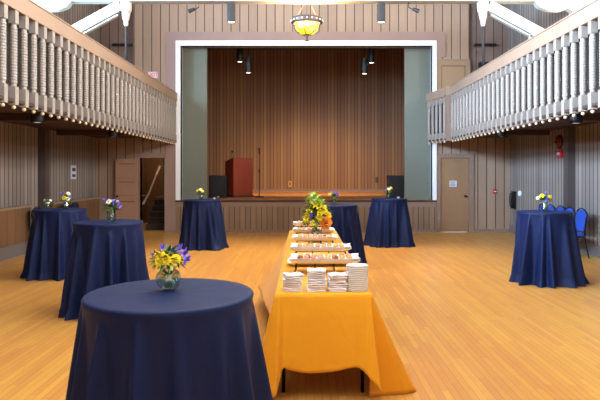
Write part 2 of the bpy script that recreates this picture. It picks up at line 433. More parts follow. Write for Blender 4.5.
bmesh.ops.rotate(bm, verts=bm.verts, cent=(0, 0, 0), matrix=Matrix.Rotation(PI/2, 3, 'X'))
obj('door_handle', bm, M_BLACKMETAL, d1, smooth=True, loc=(-lw+.055, -.058, 1.0))
d1.rotation_euler = (0, 0, math.radians(4))
bm = NB(); box(bm, DX0-.02, DX0-.0, YW-.03, YW+.2, 0, 2.06); box(bm, DX1, DX1+.05, YW-.045, YW-.036, 0, 2.15); box(bm, DX0-.06, DX1+.03, YW-.03, YW-.002, 2.06, 2.2)
struct('trim_6', bm, M_FRAMEWOOD)

d2 = bpy.data.objects.new('door_2', None); COL.objects.link(d2); d2['kind'] = 'structure'; d2.location = ((EX0+EX1)/2, YW, 0)
w = (EX1-EX0)/2
obj('door_frame', (lambda bm: (box(bm, -w-.09, -w+.015, -.045, .1, 0, 2.18), box(bm, w-.015, w+.13, -.045, .1, 0, 2.18), box(bm, -w+.015, w-.015, -.045, .1, 2.06, 2.18), bm)[-1])(NB()), M_CASING, d2)
bm = NB(); box(bm, -w+.02, w-.02, .0, .04, .01, 2.05)
for a, b in ((.01, .12), (.80, .88), (1.96, 2.05)): box(bm, -w+.12, w-.12, -.008, .0, a, b)
box(bm, -w+.02, -w+.12, -.008, 0, .01, 2.05); box(bm, w-.12, w-.02, -.008, 0, .01, 2.05)
obj('door_leaf', bm, M_DOOR, d2)
bm = NB(); lathe(bm, [(.0, 0), (.035, 0), (.035, .01), (.014, .015), (.014, .04), (.032, .05), (.028, .07), (0, .075)], 14)
bmesh.ops.rotate(bm, verts=bm.verts, cent=(0, 0, 0), matrix=Matrix.Rotation(PI/2, 3, 'X'))
obj('door_knob', bm, M_BLACKMETAL, d2, smooth=True, loc=(w-.10, -.008, 1.0))
sg = thing('door_sign', 'small pale notice on the tan door right of the stage', 'sign', (4.17, YW-.010, 1.34))
obj('sign_board', box(NB(), -.10, .10, -.012, 0, -.085, .085), M_SIGN, sg)
bm = NB()
for k in range(4): box(bm, -.075, .075-(k % 2)*.03, -.0135, -.012, .045-k*.032, .058-k*.032)
obj('sign_text', bm, M_SIGND, sg)

d3 = bpy.data.objects.new('door_3', None); COL.objects.link(d3); d3['kind'] = 'structure'; d3.location = (4.17, YW, 2.76)
bm = NB(); w = .42
box(bm, -w, w, -.03, -.005, 0, 1.98); 
obj('door_leaf', bm, M_DOOR, d3)
bm = NB(); box(bm, -w-.05, -w, -.05, -.005, 0, 2.04); box(bm, w, w+.05, -.05, -.005, 0, 2.04); box(bm, -w, w, -.05, -.005, 1.98, 2.04)
obj('door_frame', bm, M_CASING, d3)
bm = NB(); box(bm, -w, -w+.09, -.04, -.03, 0, 1.98); box(bm, w-.09, w, -.04, -.03, 0, 1.98); box(bm, -w+.09, w-.09, -.04, -.03, 1.86, 1.98); box(bm, -w+.09, w-.09, -.04, -.03, .9, 1.0)
obj('door_rail', bm, M_DOOR, d3)
bm = NB()
for a, b in ((1.0, 1.86),): box(bm, -w+.09, w-.09, -.034, -.0305, b-.02, b); box(bm, -w+.09, -w+.105, -.034, -.0305, a, b-.02); box(bm, w-.105, w-.09, -.034, -.0305, a, b-.02)
obj('panel_line', bm, M_DARK, d3)  # dark strips drawn round the upper panel

# stair behind the left doorway
bm = NB(); box(bm, -5.2, -3.6, 19.6, 19.75, 0, 2.9); box(bm, -5.3, -5.2, YW+.2, 19.75, 0, 2.9); box(bm, -3.6, -3.5, YW+.2, 19.6, 0, 2.9)
struct('wall_stairwell', bm, M_WAINS)
struct('ceiling_stairwell', box(NB(), -5.3, -4.96, YW+.2, 19.75, 2.9, 2.95), M_DARK)
sr = thing('staircase', 'dark stairs rising behind the open left doorway', 'stairs', (-4.42, 16.95, 0))
for k in range(5):
    obj('step', box(NB(), -.1, .80, k*.25, 2.2, k*.165, (k+1)*.165), M_STEPS, sr)
obj('landing', box(NB(), -.12, .80, 1.22, 2.2, .8255, .90), M_CASING, sr)
hr = thing('handrail', 'sloping wooden handrail beside the stairs in the left doorway', 'handrail', (-4.5, 16.75, .9))
bm = NB(); tube(bm, [(-.05, 0, -.15), (.0, .5, .15), (.12, 1.3, .95)], .032, 10)
obj('rail', bm, M_RAIL, hr, smooth=True)
bm = NB(); tube(bm, [(-.02, .4, .09), (-.60, .4, .05)], .014, 8)
obj('rail_bracket', bm, M_RAIL, hr, smooth=True)
hc = thing('hanging_cloth', 'dark green cloth hanging in the stairwell doorway', 'cloth', (-4.02, 17.9, 1.2))
bm = NB()
n = 14; V = []
for i in range(n+1):
    x = -.1+.2*i/n; y = .02*math.sin(i*1.3)
    V.append((bm.verts.new((x, y, -.3)), bm.verts.new((x, y, .75)), bm.verts.new((x, y+.01, -.3)), bm.verts.new((x, y+.01, .75))))
for a, b in zip(V, V[1:]):
    bm.faces.new((a[0], b[0], b[1], a[1])); bm.faces.new((a[2], b[2], b[3], a[3])); bm.faces.new((a[1], b[1], b[3], a[3])); bm.faces.new((a[0], b[0], b[2], a[2]))
obj('cloth_panel', bm, M_GREENCL, hc, smooth=True)

# ---------------------------------------------------------------- radiator covers / wainscot
for (ya, yb, s, lab) in ((2.0, 12.1, -1, 'long wooden wall box low on the left wall in front of dark post'),
                         (13.2, 16.2, -1, 'wooden wall box low on left wall between dark post and open door')):
    r = thing('radiator_cover', lab, 'radiator cover', (s*(XW-.002), (ya+yb)/2, 0), 0, None)
    h = (yb-ya)/2
    obj('cover_body', box(NB(), .031, .16, -h, h, .26, .94), M_WAINS, r)
    obj('cover_top', box(NB(), .002, .19, -h-.02, h+.02, .94, .975), M_RAIL, r)
    obj('cover_foot', box(NB(), .031, .14, -h, h, 0, .26), M_BASE, r)

# ---------------------------------------------------------------- balconies
def baluster(parent, loc, src=[None]):
    if src[0] is None:
        bm = NB(); a = .043
        H = 1.15
        box(bm, -a, a, -a, a, 0, .22); box(bm, -a, a, -a, a, H-.16, H)
        prof = [(.03, .22)]
        z0, z1 = .225, H-.165; nb = 21
        for k in range(nb):
            t = (k+.5)/nb; zc = z0+(z1-z0)*t; hh = (z1-z0)/nb/2
            big = .0435 if k not in (0, nb-1) else .034
            prof += [(.037, zc-hh*.98), (big, zc-hh*.5), (big, zc+hh*.5), (.037, zc+hh*.98)]
        prof.append((.03, H-.16))
        lathe(bm, prof, 12)
        o = obj('baluster', bm, M_BALUSTER, parent, loc=loc)
        bm = NB(); lathe(bm, [(0, -.052), (.014, -.049), (.025, -.036), (.027, -.024), (.020, -.008), (.012, 0)], 12)
        obj('ball_drop', bm, M_BALL, o, smooth=True)
        src[0] = o
        return o
    r = src[0].copy(); COL.objects.link(r); r.parent = parent; r.location = loc
    c = src[0].children[0].copy(); COL.objects.link(c); c.parent = r
    return r
ZB, ZT, ZR = 2.47, 3.62, 3.83
def balcony(name_lab, s, X, yend, jut=None):
    b = thing('balcony', name_lab, 'balcony', (0, 0, 0))
    xs = lambda a, c: (min(s*a, s*c), max(s*a, s*c))
    bm = NB(); x0, x1 = xs(X+.10, XW-.0)
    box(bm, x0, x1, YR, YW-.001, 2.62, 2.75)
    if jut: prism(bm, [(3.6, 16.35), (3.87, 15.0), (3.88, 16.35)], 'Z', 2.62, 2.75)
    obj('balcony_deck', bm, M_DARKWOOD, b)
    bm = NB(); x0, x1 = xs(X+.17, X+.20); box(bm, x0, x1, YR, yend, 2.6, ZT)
    obj('gap_shade_panel', bm, M_GAPSHADE, b)  # added dark sheet standing in for shade between open balusters
    bm = NB(); x0, x1 = xs(X-.05, X+.20); box(bm, x0, x1, YR, yend, ZT, ZR)
    obj('hand_rail', bm, M_RAIL, b, bevel=.008)
    bm = NB(); x0, x1 = xs(X-.06, X+.22); box(bm, x0, x1, YR, yend, ZR, ZR+.02)
    obj('rail_cap', bm, M_RAIL, b)
    bm = NB(); x0, x1 = xs(X-.035, X+.17); box(bm, x0, x1, YR, yend, ZB+.03, ZB+.07)
    obj('bottom_strip', bm, M_DARK, b)
    # joists on the underside
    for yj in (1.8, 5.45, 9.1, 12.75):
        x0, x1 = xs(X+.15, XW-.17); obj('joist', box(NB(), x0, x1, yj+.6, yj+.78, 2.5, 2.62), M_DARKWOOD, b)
    y = yend-.12; k = 0
    while y > 6.2:
        baluster(b, (s*X, y, ZB)); y -= .266
    return b
bl = balcony('long left balcony with turned wooden balusters over the open door', -1, 3.53, YW-.04)
br = balcony('long right balcony with pale turned balusters ending in a corner post by stage', 1, 3.78, 15.0)
# jut of the right balcony towards the stage
P0, P1 = Vector((3.70, 15.15, 0)), Vector((3.46, 16.36, 0))
def along(t, off=0):
    d = (P1-P0); n = Vector((d.y, -d.x, 0)).normalized()
    return P0+d*t+n*off
def slab(z0, z1, o0, o1, m, name, t0=0, t1=1):
    bm = NB(); pts = [along(t0, o0), along(t1, o0), along(t1, o1), along(t0, o1)]
    prism(bm, [(p.x, p.y) for p in pts], 'Z', z0, z1); return obj(name, bm, m, br)
slab(ZT, ZR, -.05, .15, M_RAIL, 'hand_rail'); slab(2.5, ZT, .12, .15, M_GAPSHADE, 'gap_shade_panel')  # gap sheet behind the jut's balusters is added shade as well
slab(ZB+.03, ZB+.07, -.03, .12, M_DARK, 'bottom_strip')
for k in range(5):
    p = along(.12+k*.2); baluster(br, (p.x, p.y, ZB))
obj('corner_post', box(NB(), 3.655, 3.93, 14.99, 15.14, ZB-.01, ZT), M_CASING, br)
obj('post_cap', box(NB(), 3.62, 3.96, 14.96, 15.18, ZT, ZR+.02), M_RAIL, br)

# under-balcony downlights
dl = None
names = {(-4.12, 9.15): 'left balcony, nearest one in view', (-4.12, 12.8): 'left balcony, near the open door',
         (4.3, 9.3): 'right balcony, nearest one in view', (4.3, 12.8): 'right balcony, left of the dark post'}
for (x, y), nm in names.items():
    t = thing('ceiling_downlight', 'small black downlight under the '+nm, 'ceiling light', (x, y, 2.62), 0, 'downlights under the balconies') 
    bm = NB(); lathe(bm, [(.10, 0), (.10, -.2), (.085, -.2), (.085, -.18), (0, -.18)], 20); obj('housing', bm, M_BLACK, t)
    bm = NB(); lathe(bm, [(.075, -.185), (.075, -.192), (0, -.192)], 20); obj('lens', bm, M_LAMPDIM, t)

# ---------------------------------------------------------------- roof truss at y = 12
YT = 12.0
tr = thing('roof_truss', 'white painted roof truss with braces, bosses and hanging rods', 'roof truss', (0, YT, 0))
obj('tie_beam', box(NB(), -XW, XW, -.12, .12, 5.11, 5.38), M_BEAM, tr)
for s in (-1, 1):
    X = 3.60 if s < 0 else 3.66
    # brace slopes down and outwards
    bm = NB()
    ang = math.atan(.54); dx, dz = math.cos(ang), -math.sin(ang); nx, nz = .54/math.hypot(1, .54), 1/math.hypot(1, .54)
    A = Vector((X+.12, 5.02)); Bp = Vector((XW-.0, 5.02-.54*(XW-X-.12)))
    hw = .10
    poly = [(A.x-nx*hw+.0, A.y-nz*hw), (Bp.x-nx*hw, Bp.y-nz*hw), (Bp.x, Bp.y+.11), (A.x+.02, A.y+.11)]
    prism(bm, [(s*u, v) for u, v in poly], 'Y', -.09, .09)
    obj('brace', bm, M_TRUSS, tr)
    bm = NB(); q = .15
    poly = [(A.x+.1-nx*q, A.y-.05-nz*q), (Bp.x-nx*q, Bp.y-nz*q), (Bp.x-nx*(q-.03), Bp.y-nz*(q-.03)), (A.x+.1-nx*(q-.03), A.y-.05-nz*(q-.03))]
    prism(bm, [(s*u, v) for u, v in poly], 'Y', -.05, .05)
    obj('brace_batten', bm, M_BEAM, tr)
    obj('short_post', box(NB(), *sorted((s*4.60, s*4.68)), -.05, .05, 3.84, 4.48), M_TRUSS, tr)
    bm = NB(); lathe(bm, [(.03, 4.62), (.045, 4.66), (.045, 4.72), (.06, 4.75), (.085, 4.86), (.085, 4.9), (.11, 4.93), (.12, 5.02), (.12, 5.11)], 16, (s*X, 0, 0))
    obj('boss', bm, M_TRUSS, tr, smooth=False)
    bm = NB(); tube(bm, [(s*X, 0, 4.64), (s*X, 0, 3.86)], .022, 10)
    obj('hanging_rod', bm, M_CANG, tr, smooth=True)
    bm = NB(); c = [(4.70, 5.11), (4.78, 5.0), (4.95, 4.94), (5.2, 4.92), (5.35, 4.97), (5.5, 4.88), (XW, 4.8), (XW, 5.11)]
    prism(bm, [(s*u, v) for u, v in c], 'Y', -.08, .08)
    obj('corbel', bm, M_BEAM, tr)

# wall speakers on brackets in the bays
for s in (-1, 1):
    x = -5.0 if s < 0 else 5.12
    t = thing('wall_speaker', 'small black speaker with a bar above on the %s bay wall over the balcony' % ('left' if s < 0 else 'right'), 'wall speaker', (x, YW+.155, 4.45))
    obj('speaker_box', box(NB(), -.20, .20, -.2, -.0, -.1, .28), M_BLACK, t)
    obj('bracket_bar', box(NB(), -.32, .26, -.12, -.0, .74, .80), M_BLACKMETAL, t)

# pendant cylinders in the hall
def can(loc, r, h, cord, label, m, cat='pendant lamp', group=None):
    t = thing('pendant_spotlight', label, cat, loc, 0, group)
    bm = NB(); lathe(bm, [(r*.9, 0), (r, 0), (r, h), (0, h)], 24, cap=False)
    lathe(bm, [(r*.9, 0), (r*.88, .04), (0, .04)], 24, cap=False)
    obj('housing', bm, m, t)
    bm = NB(); lathe(bm, [(r*.84, .012), (r*.84, .02), (0, .02)], 20); obj('bulb', bm, M_LAMP, t)
    bm = NB(); tube(bm, [(0, 0, h-.01), (0, 0, h+cord)], .012, 8); obj('cord', bm, M_BLACK, t)
    return t
can((-1.46, YT, 4.70), .085, .38, .04, 'grey cylinder pendant hanging from the beam left of the chandelier', M_CANG)
can((1.59, YT, 4.70), .085, .38, .04, 'grey cylinder pendant hanging from the beam right of the chandelier', M_CANG)
YS = 18.2
for px, pyb, h, lab in ((240, 62, .44, 'black stage spotlight at left, further from centre'), (248.5, 73, .48, 'black stage spotlight at left, lower of the two'),
                        (371.5, 63, .44, 'black stage spotlight at right, higher of the two'), (364.5, 74, .48, 'black stage spotlight at right, hanging lowest')):
    x = (px-303)*YS/FPX; z = EYE+(173-pyb)*YS/FPX
    can((x, YS, z), .095, h, 6.6-z-h, lab, M_BLACK, 'stage light')

# small spotlights clipped on the beam
for x, s, lab in ((-2.22, 1, 'small dark spotlight clipped under the beam, left'), (2.25, -1, 'small dark spotlight on a bent arm under the beam, right')):
    t = thing('track_spotlight', lab, 'spotlight', (x, YT, 5.11))
    bm = NB(); tube(bm, [(s*.1, 0, 0), (s*.1, 0, -.1), (s*-.0, 0, -.15)], .011, 8); obj('arm', bm, M_BLACKMETAL, t)
    bm = NB(); tube(bm, [(s*.02, 0, -.13), (s*-.10, -.03, -.19)], .03, 12, r2=.045); obj('lamp_head', bm, M_BLACK, t)

# chandelier
ch = thing('chandelier', 'hanging bowl chandelier of amber stained glass with bronze ring', 'chandelier', (0.08, YT, 4.35))
bm = NB(); prof = [(.07, .10)]
for k in range(1, 9):
    a = k/8*PI/2; prof.append((.07+.17*math.sin(a), .10+.22*(1-math.cos(a))))
lathe(bm, prof, 28, cap=False); lathe(bm, [(r-.006, z+.004) for r, z in prof], 28, cap=False); obj('glass_bowl', bm, M_STAINED, ch, smooth=True)
bm = NB(); lathe(bm, [(.27, .33), (.32, .34), (.325, .40), (.31, .43), (.27, .42), (.27, .33)], 32, cap=False)
obj('ring', bm, M_BRONZE, ch, smooth=False)
bm = NB()
for k in range(20):
    a = 2*PI*k/20; ball(bm, (.322*math.cos(a), .322*math.sin(a), .375), .018, sub=1)
obj('ring_bead', bm, M_WHITE, ch, smooth=True)['kind'] = 'stuff'
for k in range(6):
    a = 2*PI*k/6+.3
    bm = NB(); tube(bm, [(.31*math.cos(a), .31*math.sin(a), .34), (.24*math.cos(a), .24*math.sin(a), .16), (.06*math.cos(a), .06*math.sin(a), .09)], .009, 6)
    obj('strap', bm, M_BRONZE, ch, smooth=True)
bm = NB(); lathe(bm, [(0, -.03), (.04, -.02), (.045, -.01), (.012, 0), (.018, .04), (.035, .06), (.02, .075), (.06, .10), (.08, .13), (.05, .15), (0, .15)], 18)
obj('finial', bm, M_BRONZE, ch, smooth=True)
for k in range(3):
    a = 2*PI*k/3+.5
    bm = NB(); tube(bm, [(.29*math.cos(a), .29*math.sin(a), .42), (.06*math.cos(a), .06*math.sin(a), .76)], .007, 6)
    obj('chain', bm, M_BRONZE, ch)

# ---------------------------------------------------------------- small wall things
t = thing('exit_sign', 'red exit sign on the boards above the left balcony rail', 'exit sign', (-4.17, YW-.002, 4.36))
obj('sign_board', box(NB(), -.13, .13, -.05, 0, -.085, .085), mat('sign_pink', srgb(236, 196, 200), .5), t)
text_mesh('sign_text', 'EXIT', .15, M_RED, t, (0, -.052, 0), (PI/2, 0, 0))
t = thing('wall_notice', 'small framed pale notice on the left wall above the wall box', 'notice', (-XW+.002, 14.75, 1.66))
obj('frame', box(NB(), 0, .02, -.16, .16, -.17, .17), M_SIGN, t)
bm = NB(); box(bm, .02, .022, -.11, .11, .02, .11); box(bm, .02, .022, -.11, .11, -.12, -.05); obj('print', bm, M_SIGND, t)
t = thing('alarm_pull', 'small red fire alarm box on boards right of tan door', 'fire alarm', (5.32, YW, 1.13))
obj('box', box(NB(), -.05, .05, -.05, 0, -.06, .06), M_RED, t, bevel=.008)
obj('pull_bar', box(NB(), -.035, .035, -.06, -.05, -.01, .01), M_WHITE, t)
t = thing('alarm_strobe', 'red alarm strobe high on right wall below the bell', 'fire alarm', (XW, 13.1, 2.07))
obj('body', box(NB(), -.07, 0, -.12, .12, -.09, .09), M_RED, t, bevel=.008)
obj('strobe_lens', box(NB(), -.10, -.07, -.04, .04, -.03, .03), M_SIGN, t)
t = thing('alarm_bell', 'dark red round bell high on right wall under balcony', 'bell', (XW, 13.2, 2.33))
bm = NB(); lathe(bm, [(0, 0), (.16, 0), (.16, .03), (.13, .07), (.06, .09), (0, .092)], 24)
bmesh.ops.rotate(bm, verts=bm.verts, cent=(0, 0, 0), matrix=Matrix.Rotation(-PI/2, 3, 'Y')); obj('gong', bm, M_DKRED, t, smooth=True)
bm = NB(); lathe(bm, [(0, .09), (.02, .09), (.02, .11), (0, .11)], 12); bmesh.ops.rotate(bm, verts=bm.verts, cent=(0, 0, 0), matrix=Matrix.Rotation(-PI/2, 3, 'Y')); obj('bolt', bm, M_BLACKMETAL, t)
t = thing('wall_telephone', 'black wall phone handset hanging on right wall near the corner', 'telephone', (XW, 16.0, .72))
bm = NB(); tube(bm, [(-.07, -.0, .42), (-.11, .0, .36), (-.12, 0, .2), (-.11, 0, .04), (-.07, 0, -.02)], .04, 10); obj('handset', bm, M_BLACK, t, smooth=True)
obj('backplate', box(NB(), -.06, 0, -.10, .10, -.05, .42), M_BLACK, t)
t = thing('round_thermostat', 'small white round thermostat on right wall above the black phone', 'thermostat', (XW, 15.6, 1.1))
bm = NB(); lathe(bm, [(0, 0), (.075, 0), (.075, .03), (.06, .05), (0, .052)], 20); bmesh.ops.rotate(bm, verts=bm.verts, cent=(0, 0, 0), matrix=Matrix.Rotation(-PI/2, 3, 'Y')); obj('dial', bm, M_WHITE, t, smooth=False)
for x, z, lab in ((-.52, 1.20, 'small lit outlet plate on the stage back wall near centre'), (2.97, 1.36, 'small dark outlet plate on stage back wall, right side')):
    t = thing('outlet_plate', lab, 'outlet', (x, 23.70, z))
    obj('plate', box(NB(), -.06, .06, -.012, 0, -.11, .11), M_OUTLETLIT if x < 0 else M_DARK, t)
    obj('socket', box(NB(), -.03, .03, -.016, -.012, -.07, .07), M_SIGND, t)

# ---------------------------------------------------------------- lectern, mic, speakers on stage
lc = thing('lectern', 'tall red brown wooden lectern at the left of the stage', 'lectern', (-2.04, 18.75, STZ), math.radians(33))
bm = NB()
prism(bm, [(-.30, 0), (.30, 0), (.30, 1.12), (-.30, 1.24)], 'X', -.335, -.30)
obj('side_panel', bm, M_LECT, lc)
bm = NB(); prism(bm, [(-.30, 0), (.30, 0), (.30, 1.12), (-.30, 1.24)], 'X', .30, .335); obj('side_panel', bm, M_LECT, lc)
obj('front_panel', box(NB(), -.30, .30, -.30, -.27, .0, 1.22), M_LECT, lc)
bm = NB(); prism(bm, [(-.27, 1.20), (.34, 1.07), (.34, 1.10), (-.27, 1.235)], 'X', -.30, .30); obj('reading_top', bm, M_LECT, lc)
obj('shelf', box(NB(), -.30, .30, -.27, .25, .6, .62), M_LECT, lc)
obj('base', box(NB(), -.36, .36, -.33, .33, 0, .05), M_DARK, lc)
t = thing('gooseneck_microphone', 'slim gooseneck microphone standing on the lectern top', 'microphone', (-2.28, 18.8, STZ+1.20))
bm = NB(); tube(bm, [(0, 0, 0), (0, 0, .14), (.02, .02, .20)], .008, 8); obj('gooseneck', bm, M_BLACKMETAL, t)
bm = NB(); ball(bm, (.02, .02, .24), .035, (1, 1, 1.3)); obj('mic_head', bm, M_CANG, t, smooth=True)
bm = NB(); lathe(bm, [(.05, -.02), (.05, .01), (0, .015)], 16); obj('mic_base', bm, M_BLACK, t)
t = thing('microphone_stand', 'tall straight microphone stand beside the lectern on stage', 'microphone stand', (-1.37, 18.5, STZ))
bm = NB(); lathe(bm, [(.15, 0), (.15, .015), (.12, .03), (.03, .04), (0, .04)], 24); obj('base', bm, M_BLACKMETAL, t, smooth=False)
bm = NB(); tube(bm, [(0, 0, .03), (0, 0, .8)], .014, 10); obj('lower_tube', bm, M_BLACKMETAL, t, smooth=True)
bm = NB(); tube(bm, [(0, 0, .8), (0, 0, 1.38)], .010, 10); obj('upper_tube', bm, M_BRONZE, t, smooth=True)
bm = NB(); tube(bm, [(0, 0, .76), (0, 0, .88)], .024, 10); obj('clutch', bm, M_BLACK, t, smooth=True)
bm = NB(); tube(bm, [(0, 0, 1.34), (0, -.04, 1.46)], .017, 10, r2=.024); obj('microphone', bm, M_BLACKMETAL, t, smooth=True)
bm = NB(); ball(bm, (0, -.05, 1.50), .038); obj('mic_grille', bm, M_CANG, t, smooth=True)
for px, w, h, lab in ((218.5, .27, .68, 'black loudspeaker cabinet on stage left of the lectern'), (396, .25, .68, 'black loudspeaker cabinet on stage by the right wing flat')):
    y = 18.1 if px < 300 else 17.7
    t = thing('loudspeaker', lab, 'loudspeaker', ((px-303)*y/FPX, y, STZ), .0)
    obj('cabinet', box(NB(), -w, w, -.2, .2, 0, h), M_BLACK, t, bevel=.012)
    obj('grille', box(NB(), -w+.03, w-.03, -.215, -.2, .05, h-.04), M_BLACK, t)
    bm = NB(); lathe(bm, [(.09, 0), (.06, .03), (0, .035)], 18); bmesh.ops.rotate(bm, verts=bm.verts, cent=(0, 0, 0), matrix=Matrix.Rotation(PI/2, 3, 'X')); obj('badge', box(NB(), .0, .05, -.22, -.215, .02, .05), M_SIGN, t); bm.free()
# ---------------------------------------------------------------- cocktail tables under navy cloths
TZ = 1.06
def cocktail(x, y, r, seed, lab, rb=.56, d1=0):
    t = thing('cocktail_table', 'tall round table under the '+lab.replace('bright blue ', ''), 'table', (x, y, 0), 0, 'tall cocktail tables')
    bm = NB(); lathe(bm, [(0, TZ-.035), (r-.02, TZ-.035), (r-.012, TZ-.02), (r-.012, TZ-.006), (0, TZ-.006)], 40); obj('tabletop', bm, M_CASING, t)
    bm = NB(); lathe(bm, [(.035, .03), (.035, TZ-.035)], 16); obj('post', bm, M_BLACKMETAL, t)
    bm = NB(); lathe(bm, [(.25, .0), (.25, .02), (.05, .04), (.035, .05)], 30); obj('base', bm, M_BLACKMETAL, t)
    rr = random.Random(seed)
    NT, NZ = 300, 44
    nf = rr.choice((14, 15, 16))
    # fold directions, each with own width, depth, lean
    folds = [((k+rr.uniform(-.28, .28))*2*PI/nf, rr.uniform(.45, 1.2), rr.uniform(.11, .23), rr.uniform(-.12, .12), rr.uniform(.0, .15)) for k in range(nf)]
    def R(th, tt):
        base = r+.006+(rb-r-.05)*(tt**1.05)
        s = 0
        for a, amp, w, lean, st in folds:
            dth = (th-a-lean*tt+PI) % (2*PI)-PI
            g = math.exp(-(dth/(w*(.42+.40*tt)))**2)
            e = max(0, (tt-st*.5)/(1-st*.5))
            s += amp*g*e**.75
        s = s-.40*(tt**.6)
        return base+s*.175 + .010*tt*math.sin(th*5+seed)+.006*tt*math.sin(17*th+seed*2)
    bm = NB(); rows = []
    cvt = bm.verts.new((0, 0, TZ))
    for rad in (.25, .5, .75, .93):
        rows.append([bm.verts.new((r*rad*math.cos(2*PI*i/NT), r*rad*math.sin(2*PI*i/NT), TZ+.0006*math.sin(9*i/NT*2*PI+seed))) for i in range(NT)])
    for k, (rad, dz) in enumerate(((.985, .0), (1.0, -.004), (1.012, -.012))):
        rows.append([bm.verts.new((r*rad*math.cos(2*PI*i/NT), r*rad*math.sin(2*PI*i/NT), TZ+dz)) for i in range(NT)])
    for k in range(1, NZ+1):
        tt = k/NZ; row = []
        for i in range(NT):
            th = 2*PI*i/NT; q = max(R(th, tt), r*.93+.004)
            z = TZ-.012-(TZ-.012-.004)*tt
            if tt > .9: q += (tt-.9)*.2*(1+.5*math.sin(th*7+seed))
            row.append(bm.verts.new((q*math.cos(th), q*math.sin(th), z)))
        rows.append(row)
    for i in range(NT): bm.faces.new((cvt, rows[0][i], rows[0][(i+1) % NT]))
    for a, b in zip(rows, rows[1:]):
        for i in range(NT): bm.faces.new((a[i], b[i], b[(i+1) % NT], a[(i+1) % NT]))
    o = obj('tablecloth', bm, M_NAVY, None, smooth=True, loc=(x, y, 0))
    props(o, lab, 'tablecloth', 'navy cloths over the cocktail tables')
    return o
TABLES = [(-.645, 2.86, 'navy cloth over the nearest round table at the front'),
          (-2.32, 7.04, 'navy cloth over second table from front on the left'),
          (-3.88, 9.45, 'navy cloth over table nearest the left wall'),
          (-2.21, 12.9, 'navy cloth over table before the lectern end of stage'),
          (.60, 10.8, 'navy cloth over table just behind the buffet flowers'),
          (1.96, 13.4, 'navy cloth over table by the stage below right loudspeaker'),
          (3.64, 8.9, 'bright blue navy cloth over the table near right wall chairs')]
for i, (x, y, lab) in enumerate(TABLES): cocktail(x, y, .40, 11+i*5, lab, .50 if i else .53)

# ---------------------------------------------------------------- flowers
def petal(bm, base, d, L, Wd, curl=.3, mi=0, up=Vector((0, 0, 1)), th=.0008):
    d = Vector(d).normalized(); sd = d.cross(up)
    sd = sd.normalized() if sd.length > 1e-3 else Vector((1, 0, 0)); n = sd.cross(d).normalized()
    row = []
    for k in range(6):
        t = k/5; w = Wd*math.sin(PI*min(1, .12+.88*t))**.7*.5 if k < 5 else Wd*.05
        c = Vector(base)+d*L*t-n*curl*L*t*t
        row.append((bm.verts.new(c-sd*w+n*w*.3), bm.verts.new(c), bm.verts.new(c+sd*w+n*w*.3)))
    for a, b in zip(row, row[1:]):
        bm.faces.new((a[0], b[0], b[1], a[1])).material_index = mi; bm.faces.new((a[1], b[1], b[2], a[2])).material_index = mi
def daisy(parent, name, c, axis, R, m, mc, np_=14, layers=3, rr=rnd, cr=.28):
    bm = NB(); ax = Vector(axis).normalized(); q = ax.to_track_quat('Z', 'Y')
    for l in range(layers):
        n = np_-l*2; el = .15+l*.42; RR = R*(1-.2*l)
        for k in range(n):
            a = 2*PI*(k+.5*l)/n+rr.uniform(-.1, .1)
            d = q @ Vector((math.cos(a)*math.cos(el), math.sin(a)*math.cos(el), math.sin(el)))
            petal(bm, Vector(c)+ax*l*R*.04, d, RR*rr.uniform(.9, 1.05), RR*.52, .22, up=ax)
    o = obj(name, bm, m, parent, smooth=True)
    bm = NB(); ball(bm, Vector(c)+ax*R*.14, R*cr, (1, 1, .8), 2, .08, rr); obj('flower_centre', bm, mc, o, smooth=True)
    return o
def iris(parent, c, axis, R, m=None, rr=rnd):
    bm = NB(); ax = Vector(axis).normalized(); q = ax.to_track_quat('Z', 'Y')
    for k in range(3):
        a = 2*PI*k/3+rr.uniform(-.2, .2)
        petal(bm, c, q @ Vector((math.cos(a), math.sin(a), .5)), R*1.2, R*.7, .55, up=ax)
        a += PI/3
        petal(bm, c, q @ Vector((math.cos(a)*.35, math.sin(a)*.35, 1)), R*1.25, R*.5, -.15, up=Vector((math.cos(a), math.sin(a), .1)))
    return obj('iris', bm, m or M_PUR, parent, smooth=True)
def foliage(parent, c, R, n, m, rr, name='leaf', L=.06, zs=.6, zmin=-.5):
    bm = NB()
    for _ in range(n):
        d = Vector((rr.gauss(0, 1), rr.gauss(0, 1), rr.gauss(.1, .8))).normalized()
        if d.z < zmin: d.z = -d.z
        b = Vector(c)+Vector((d.x*R*.55, d.y*R*.55, d.z*R*zs*.6))
        petal(bm, b, d+Vector((0, 0, .2)), L*rr.uniform(.7, 1.3), L*.38, rr.uniform(0, .6))
    o = obj(name, bm, m, parent, smooth=True); o['kind'] = 'stuff'; return o
def vase(parent, R, H, style='globe'):
    if style == 'globe': prof = [(R*.45, 0), (R*.62, .004), (R*.9, H*.25), (R, H*.48), (R*.88, H*.72), (R*.58, H*.88), (R*.55, H*.94), (R*.68, H)]
    else: prof = [(R*.75, 0), (R*.78, H*.04), (R*.8, H*.5), (R, H)]
    bm = NB(); lathe(bm, prof+[(r-.004, z) for r, z in reversed(prof[1:])]+[(0, .006)], 24 if style != 'globe' else 12, cap=False)
    obj('glass', bm, M_VASE, parent, smooth=(style != 'globe'))
    bm = NB(); lathe(bm, [(0, .007)]+[(max(r-.007, .001), max(z, .008)) for r, z in prof if z < H*.7]+[(0, H*.66)], 16, cap=False); obj('water', bm, M_WATER, parent, smooth=True)
